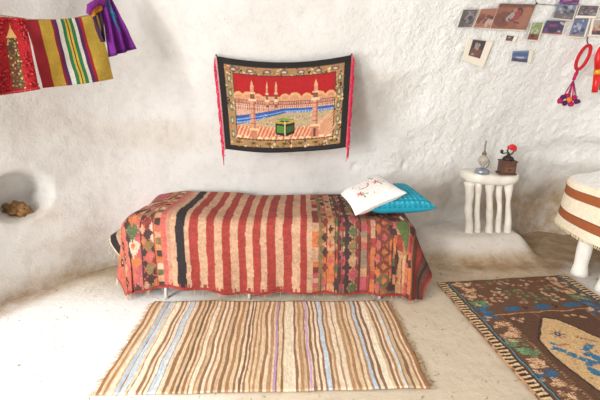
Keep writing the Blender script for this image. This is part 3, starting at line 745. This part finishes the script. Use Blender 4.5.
# ---- oil lamp
lx = V(482, 170, SY+.02).x; LZ = zt+.004
lamp = empty('oil_lamp', (lx, SY+.02, LZ), 'small oil lamp with round silver base and glass bulb on plaster shelf', 'lamp')
M_sil = mat('dull_silver', (150, 160, 172), rough=.35, metal=.7, bump=.2, bscale=80); M_brs = mat('tarnished_brass', (120, 104, 88), rough=.4, metal=.6, bump=.2)
MB().lathe((lx, SY+.02, LZ), [(.050, 0), (.058, .004), (.060, .02), (.055, .032), (.040, .040), (.022, .046), (.018, .05)]).build('base', M_sil, lamp)
MB().lathe((lx, SY+.02, LZ), [(.014, .045), (.012, .06), (.024, .075), (.040, .10), (.045, .118), (.036, .14), (.016, .158), (.011, .165)]).build('bulb', mat('smoked_glass', (190, 180, 168), rough=.2, bump=0, trans=.35), lamp)
MB().lathe((lx, SY+.02, LZ), [(.013, .16), (.019, .166), (.019, .176), (.010, .186), (.007, .20), (.006, .275), (.003, .285)], 14).build('chimney', M_brs, lamp)
MB().tube([(lx+.045, SY+.02, LZ+.118), (lx+.055, SY+.02, LZ+.10), (lx+.045, SY+.02, LZ+.06), (lx+.03, SY+.02, LZ+.045)], .003, 6).build('handle', M_brs, lamp)
# ---- coffee grinder
gx = V(507.5, 171, SY-.02).x; gy = SY+.0; rot = -.15
gr = empty('coffee_grinder', (gx, gy, LZ), 'old wooden box coffee grinder with crank and red knob on plaster shelf', 'grinder')
M_wd = mat('dark_wood', (92, 60, 46), rough=.6, var=.4, vscale=50); M_irn = mat('dark_iron', (58, 46, 42), rough=.5, metal=.5, bump=.3)
MB().box((gx, gy, LZ+.008), (.135, .125, .016), rot, .004).build('base', M_wd, gr, False)
MB().box((gx, gy, LZ+.062), (.115, .105, .095), rot, .005).build('body', M_wd, gr, False)
MB().box((gx, gy, LZ+.113), (.128, .118, .012), rot, .004).build('top_plate', M_wd, gr, False)
dr = MB().box((gx-.008, gy-.053, LZ+.045), (.075, .012, .045), rot, .002).build('drawer', mat('drawer_wood', (112, 74, 54), rough=.6), gr, False)
MB().ball((gx-.008, gy-.064, LZ+.045), .008).build('knob', M_irn, dr)
MB().lathe((gx, gy, LZ), [(.045, .118), (.046, .130), (.036, .148), (.018, .156), (.012, .175), (.008, .18)]).build('hopper', M_irn, gr)
MB().tube([(gx, gy, LZ+.175), (gx-.02, gy, LZ+.182), (gx-.055, gy-.01, LZ+.178), (gx-.068, gy-.01, LZ+.18)], .005, 8).build('crank', M_irn, gr)
MB().lathe((gx-.068, gy-.01, LZ+.18), [(.006, 0), (.012, .006), (.013, .02), (.007, .03)], 12).build('crank_knob', M_irn, gr)
MB().tube([(gx+.004, gy, LZ+.17), (gx-.018, gy, LZ+.20), (gx-.004, gy, LZ+.235), (gx+.03, gy, LZ+.232), (gx+.042, gy, LZ+.20), (gx+.02, gy, LZ+.165)], .006, 8).build('hoop', M_irn, gr)
rk = MB().ball((gx+.012, gy-.012, LZ+.232), (.034, .018, .022), .5, 3, 2); rk.ball((gx+.036, gy-.012, LZ+.214), (.018, .014, .02), .4, 2, 5)
tag(rk.build('knob_cap', mat('red_paint', (206, 34, 30), rough=.5, bump=0), gr), 'red knob on top')
# ================================================================== WHITE TABLE WITH STRIPED CLOTH
tt = empty('plaster_table', (2.55, 2.55, 0), 'white plaster table on drip-like columns under the striped cloth', 'table')
TZ = .715; TX = 2.10
def outline(n=90, inset=0):
    """from the near right, up the left edge, round the far left corner, along the back"""
    pts = []
    y0 = 1.75; yc, R = 2.64, .42
    L1 = yc-y0
    for k in range(n+1):
        s = k/n*(L1+R*PI/2+.75)
        if s < L1: pts.append((Vector((TX-.00, y0+s)), Vector((-1, 0))))
        elif s < L1+R*PI/2:
            a = (s-L1)/R; pts.append((Vector((TX+R-R*math.cos(a), yc+R*math.sin(a))), Vector((-math.cos(a), math.sin(a)))))
        else: e = s-L1-R*PI/2; pts.append((Vector((TX+R+e, yc+R)), Vector((0, 1))))
    return pts
OL = outline()
vs = []; n = len(OL)
ring = [p-nn*.04 for p, nn in OL]+[Vector((3.22, 3.02)), Vector((3.22, 1.79))]
m_ = len(ring); vs = [Vector((p.x, p.y, TZ)) for p in ring]+[Vector((p.x, p.y, TZ-.09)) for p in ring]
fs = [tuple(range(m_)), tuple(range(2*m_-1, m_-1, -1))]+[(i, i+m_, (i+1) % m_+m_, (i+1) % m_) for i in range(m_)]
mesh_obj('tabletop', vs, fs, M_white, tt, False)
def leg(px, py, dx):
    b = G(px, py, .0); pts = []; rs = []
    for k in range(17):
        t = k/16; pts.append((b.x+dx*t+.008*noise.noise(Vector((px, t*3, 1))), b.y+.01*t, t*(TZ-.06)))
        rs.append(.047+.014*max(0, .12-t)/.12+.10*max(0, t-.45)**1.6+.006*noise.noise(Vector((px, t*5, 6))))
    MB().tube(pts, rs, 18).build('leg', M_white, tt)
leg(579, 274, .0); leg(604, 291, .0); leg(650, 330, .03); leg(618, 262, 0)
def tc_canvas():
    c = Cv(120, 160, (240, 226, 200), (0, 0, 1, 1)); c.rect(0, .0, 1, .42, (243, 240, 236))
    for a, b in ((.505, .615), (.79, .895)): c.rect(0, a, 1, b, (160, 88, 46)); c.rect(0, a, 1, a+.008, (120, 62, 32)); c.rect(0, b-.008, 1, b, (120, 62, 32))
    c.noise(.06, 1, 1); return c.a
CEN = Vector((2.72, 2.3))
def cloth_pt(u, v):
    i = u*(n-1); k = min(int(i), n-2); f = i-k
    p = OL[k][0].lerp(OL[k+1][0], f); nn = OL[k][1].lerp(OL[k+1][1], f)
    # v: 0 centre of top ... .42 rim ... 1 hem
    if v < .40:
        t = v/.40; q = Vector((3.1, p.y*.6+2.4*.4)).lerp(p, t) if p.x < 2.4 else Vector((3.1, 2.4)).lerp(p, t)
        z = TZ+.012+.07*(1-t)+.035*sm(1, .7, t)+.008*noise.noise(Vector((q.x*5, q.y*5, 0)))
        return Vector((q.x, q.y, z-.0))
    t = (v-.40)/.60; R = .03; d = t*.385
    if d < R*PI/2: o = R*math.sin(d/R); dz = R*(1-math.cos(d/R))
    else: o = R+(d-R*PI/2)*.06; dz = R+d-R*PI/2
    o += .014*math.sin(u*26)*t*t+.010*noise.noise(Vector((u*7, t*2, 3)))*t
    return Vector((p.x+nn.x*o, p.y+nn.y*o, TZ+.012-dz+.008*noise.noise(Vector((u*6, 0, 5)))))
tcl = grid_obj('striped_tablecloth', cloth_pt, 240, 150, tc_canvas(), M_fab, thick=.004); tag(tcl, 'cream tablecloth with two rust brown stripes covering the white table', 'tablecloth')
fg = MB()
for k in range(150):
    p = cloth_pt((k+.5)/150, 1.0); fg.tube([p+Vector((0, 0, .003)), p+Vector((random.uniform(-.006, .006), random.uniform(-.006, .006), -.02))], [.002, .0045], 5)
tag(fg.build('fringe', mat('cream_thread', (226, 206, 170), bump=0), tcl), kind='stuff')
# ================================================================== PHOTOGRAPHS PINNED ON THE WALL
def pic(kind):
    c = Cv(64, 48, (90, 90, 100), (0, 0, 1, 1)); rr = random.random
    def blobs(n, cols, x0=.1, x1=.9, y0=.1, y1=.9, s=.12):
        for k in range(n): c.ell(x0+(x1-x0)*rr(), y0+(y1-y0)*rr(), s*(.4+rr()), s*(.4+rr()), random.choice(cols), rr()*3)
    if kind == 'grey': c.m(c.Y > -1, (96, 86, 92)); blobs(26, [(150, 140, 150), (60, 52, 60), (120, 104, 110), (170, 160, 160)], s=.1)
    if kind == 'orange': c.m(c.Y > -1, (196, 122, 92)); blobs(12, [(70, 46, 44), (120, 60, 50), (60, 60, 80), (150, 80, 60)], y0=.3, y1=.7, s=.13); blobs(6, [(228, 190, 176)], x0=.5, y0=.6, s=.11)
    if kind == 'brown':
        c.m(c.Y > -1, (164, 92, 66)); c.rect(0, 0, 1, .12, (120, 66, 48)); c.ell(.25, .6, .25, .3, (126, 66, 50)); c.ell(.8, .5, .2, .4, (182, 112, 84))
        c.ell(.52, .42, .17, .28, (40, 30, 38), .4); c.ell(.56, .42, .12, .22, (170, 60, 60), .3); c.ell(.42, .5, .08, .2, (196, 170, 170), .2); c.ell(.5, .24, .05, .07, (196, 140, 110)); c.line([(.4, .6), (.7, .75)], .06, (60, 36, 34)); c.line([(.4, .75), (.7, .55)], .05, (180, 80, 80))
        c.line([(.3, .72), (.25, .55)], .04, (80, 56, 48))
    if kind == 'group': c.m(c.Y > -1, (44, 34, 34)); c.rect(.1, .5, .9, 1, (110, 60, 50)); blobs(8, [(150, 60, 52), (60, 90, 90), (190, 160, 150), (40, 40, 60)], s=.1); c.rect(.3, .15, .5, .5, (176, 164, 156)); c.ell(.6, .25, .07, .1, (206, 180, 160))
    if kind == 'sea': c.m(c.Y > -1, (60, 92, 160)); c.rect(0, .5, 1, .66, (90, 120, 170)); c.ell(.5, .62, .28, .08, (206, 216, 226)); c.rect(0, .75, 1, 1, (46, 56, 96)); c.rect(0, 0, 1, .15, (120, 160, 200)); c.ell(.25, .75, .12, .07, (40, 50, 60))
    if kind == 'green': c.m(c.Y > -1, (150, 176, 96)); c.rect(0, .65, 1, 1, (140, 60, 44)); blobs(10, [(206, 214, 180), (110, 140, 60), (230, 230, 214)], y1=.6, s=.1); c.ell(.4, .75, .15, .12, (46, 30, 30))
    if kind == 'festive': c.m(c.Y > -1, (46, 40, 96)); c.rect(0, .8, 1, 1, (160, 60, 60)); blobs(10, [(196, 40, 60), (60, 60, 150), (220, 200, 210), (160, 40, 110), (40, 30, 50)], s=.15)
    if kind == 'village': c.m(c.Y > -1, (120, 140, 170)); c.rect(0, .5, 1, 1, (110, 104, 112)); blobs(14, [(206, 210, 220), (70, 80, 100), (150, 140, 150), (50, 50, 60)], s=.1)
    if kind == 'purple': c.m(c.Y > -1, (120, 40, 130)); blobs(8, [(180, 90, 170), (70, 30, 90)], s=.15)
    if kind == 'blue': c.m(c.Y > -1, (100, 120, 166)); blobs(18, [(190, 200, 220), (46, 60, 110), (130, 150, 190), (220, 224, 230)], s=.1); c.rect(0, .85, 1, 1, (180, 150, 130))
    if kind == 'tan': c.m(c.Y > -1, (206, 190, 168)); c.rect(0, .7, 1, 1, (90, 60, 60)); blobs(5, [(214, 110, 60), (60, 50, 60), (170, 90, 60)], y0=.3, s=.14)
    c.a = c.a*.66+np.array((122, 114, 118))*.30; c.noise(.14, 1, 1); return c
def framed(kind, l=.0, t=0, r=.0, b=0, paper=(232, 222, 206)):
    src = pic(kind).a; w, h = 72, 56; a = np.zeros((h, w, 3)); a[:] = paper
    i0, i1, j0, j1 = int(l*w), int((1-r)*w), int(t*h), int((1-b)*h)
    ii = (np.linspace(0, 63, i1-i0)).astype(int); jj = (np.linspace(0, 47, j1-j0)).astype(int); a[j0:j1, i0:i1] = src[jj][:, ii]; return a
def photo(quad, kind, label, border=(0, 0, 0, 0), curl=.01, cat='photograph'):
    P = [W(x, y, .012) for x, y in quad]; cenp = sum(P, Vector())/4; toc = (O-cenp).normalized()
    def fn(u, v):
        p = P[0].lerp(P[1], u).lerp(P[3].lerp(P[2], u), v)
        return p+toc*(.006+curl*(v*v)+curl*.5*abs(u-.5))
    o = grid_obj('photograph', fn, 48, 36, framed(kind, *border), M_paper, thick=.0015); tag(o, label, cat, 'photographs pinned on upper right wall'); return o
photo([(463, 9.5), (479, 9), (472, 27), (457, 27.5)], 'grey', 'grey print at the left end of the wall photographs', (.03, .03, .03, .03))
photo([(480.5, 9), (498, 8.5), (490, 29), (472.5, 28)], 'orange', 'orange toned print of a group, touching left side of the large brown one', (.05, 0, .04, .05))
photo([(500, 3.5), (536, 4.5), (525, 31), (490, 29.5)], 'brown', 'largest print, warm brown with a crouching figure in red', (.0, .0, .0, .04))
photo([(468, 38.5), (493.5, 41.5), (483, 68), (462, 60)], 'group', 'dark print on a cream sheet, lowest at left of the photographs', (.2, .05, .28, .28), .016)
photo([(506, 34.5), (518, 36.5), (515, 42), (504, 41)], 'group', 'tiniest dark print under the large brown photograph', (.1, .1, .3, .1))
photo([(512, 51), (533.5, 50), (531, 63), (510.5, 61)], 'sea', 'blue seascape print with a pale edge, alone below the others', (.05, .02, .2, .03), .014)
photo([(532, 22.5), (545, 22), (538.5, 41.5), (526, 40.5)], 'green', 'narrow green print hanging right of the large brown one', (.06, .04, .1, .06))
photo([(547, 20.5), (567, 21.5), (563, 34.5), (542, 33)], 'festive', 'dark blue and red print between green and pale blue ones', (.0, .0, .08, .0))
photo([(558, 3.5), (578, 5.5), (573, 21), (553, 19)], 'village', 'blue grey village print just below the purple one', (.0, .0, .05, .08))
photo([(561, -5), (580, -4), (578, 5), (559, 3)], 'purple', 'purple print cut by the top edge of the picture')
photo([(580, 5), (600, 6), (596, 18.5), (575, 18)], 'grey', 'pale grey print at upper right, beside the village print', (.05, .04, .05, .2))
photo([(574, 19), (591, 18.5), (585, 38.5), (567.5, 37)], 'blue', 'pale blue print hanging above the red ring', (.03, .0, .12, .06))
photo([(592, 18.5), (610, 19), (606, 37), (588.5, 36)], 'tan', 'cream and orange print at the right edge above the red tassel', (.15, .1, .05, .1))
tag(MB().tube([W(x, y, .012) for x, y in ((534, -6), (536.5, 4), (552, 5), (575, 6.5), (600, 9), (620, 11))], .0022, 6).build('string', mat('string', (90, 76, 62), bump=0)), 'thin dark string running behind the wall photographs', 'string')
tag(MB().ball(W(536.5, 3.5, .012), .007, 0, 2).build('nail', M_nail), 'nail holding string above the large brown photograph', 'nail')
# ================================================================== RED RING WITH TASSELS
rc_ = W(583, 57.5, .16); up = (V(588, 45, rc_.y)-V(578, 70.5, rc_.y)); Rr = up.length/2; upn = up.normalized()
view = (rc_-O).normalized(); side = upn.cross(view).normalized(); vd = side.cross(upn).normalized()
hz = (side*.36+vd*.93).normalized()
if hz.dot(view) > 0 and False: hz = -hz
ringo = empty('tasselled_ring', rc_, 'red wrapped ring with magenta and purple tassels hanging on right wall', 'hanging ornament')
M_red = mat('red_wrap', (190, 26, 34), bump=.6, bscale=120); M_mag = mat('magenta_wool', (176, 20, 84), bump=.8, bscale=150, var=.3); M_pur = mat('purple_wool', (84, 26, 84), bump=.8, bscale=150, var=.3); M_yel = mat('orange_wool', (226, 130, 40), bump=.8, bscale=150)
MB().tube([rc_+(upn*math.cos(a)+hz*math.sin(a))*Rr*.93 for a in np.linspace(0, 2*PI, 41)[:-1]], .0125, 10, closed=True).build('ring', M_red, ringo)
Yr = rc_.y
topk = V(588, 44, Yr)
MB().tube([topk, topk+Vector((.0, .02, .03)), W(588, 37, -.005)], .004, 6).build('hook', M_nail, ringo)
k0, k1 = V(577.5, 70.5, Yr), V(573.5, 80, Yr)
MB().tube([k0, k0.lerp(k1, .3), k0.lerp(k1, .7), k1], [.008, .014, .011, .012], 10).build('knot', M_mag, ringo)
ends = [(560, 101, M_mag), (563, 97.5, M_pur), (565, 103, M_pur), (569, 100, M_yel), (571, 104, M_mag), (574, 98, M_mag), (577, 101.5, M_pur), (567.5, 96, M_mag)]
for x, y, m in ends:
    e = V(x, y, Yr-.01+.02*random.random()); t_ = MB().tube([k1, k1.lerp(e, .5)+Vector((random.uniform(-.006, .006), 0, -.004)), e], .0035, 6).build('tassel_cord', M_mag if m != M_pur else M_pur, ringo)
    MB().ball(e, .020, .6, 3, x).build('pompom', m, t_)
# ---- red hanging charm at the edge
b0, b1, b2, b3 = [W(598, 60, .05).y]*4
Yc = b0; ch = empty('red_charm', V(597, 70, Yc), 'glossy red cloth charm with gold band at the right edge of wall', 'hanging ornament')
M_rd2 = mat('red_satin', (214, 22, 22), rough=.35, bump=.3); M_gld = mat('gold_band', (226, 160, 50), rough=.35, metal=.4, bump=0); M_gn = mat('green_thread', (70, 130, 90), bump=0)
MB().tube([V(600, 47, Yc), V(599, 52, Yc), V(598.5, 58, Yc), V(598, 70, Yc)], [.008, .018, .028, .026], 16).build('upper_body', M_rd2, ch)
MB().tube([V(598, 69.5, Yc), V(597.6, 72, Yc), V(597.3, 74.5, Yc)], [.028, .030, .027], 16).build('band', M_gld, ch)
MB().tube([V(597.3, 74, Yc), V(596, 84, Yc), V(594.5, 92.5, Yc)], [.026, .024, .022], 16).build('lower_body', M_rd2, ch)
MB().tube([V(600, 47, Yc), V(601, 40, Yc), W(601, 37, -.005)], .004, 6).build('loop', M_rd2, ch)
MB().tube([V(601, 78, Yc), V(600.5, 86, Yc), V(600, 90, Yc)], .008, 8).build('green_tail', M_gn, ch)
# ================================================================== LIGHT
w = bpy.data.worlds.new('world'); SC.world = w; w.use_nodes = True
w.node_tree.nodes['Background'].inputs[0].default_value = (.93, .96, 1, 1); w.node_tree.nodes['Background'].inputs[1].default_value = .70
def area(name, loc, target, sx, sy, e, col=(1, 1, 1)):
    l = bpy.data.lights.new(name, 'AREA'); l.shape = 'RECTANGLE'; l.size = sx; l.size_y = sy; l.energy = e; l.color = col
    o = bpy.data.objects.new(name, l); COL.objects.link(o); o.location = loc; o.rotation_euler = (Vector(target)-Vector(loc)).to_track_quat('-Z', 'Y').to_euler(); return o
area('doorway_daylight', (-2.40, .10, 1.35), (.8, 2.2, .8), .9, 1.7, 140, (1, .99, .97))
area('added_front_fill', (-3.3, -3.2, 2.0), (.6, 3.0, .8), 1.8, 1.6, 500, (1, .99, .975))  # unseen fill light added behind the camera to brighten right wall and bed front
SC.view_settings.view_transform = 'Standard'; SC.view_settings.look = 'None'; SC.view_settings.exposure = -.26; SC.view_settings.gamma = 1; SC.view_settings.use_curve_mapping = False
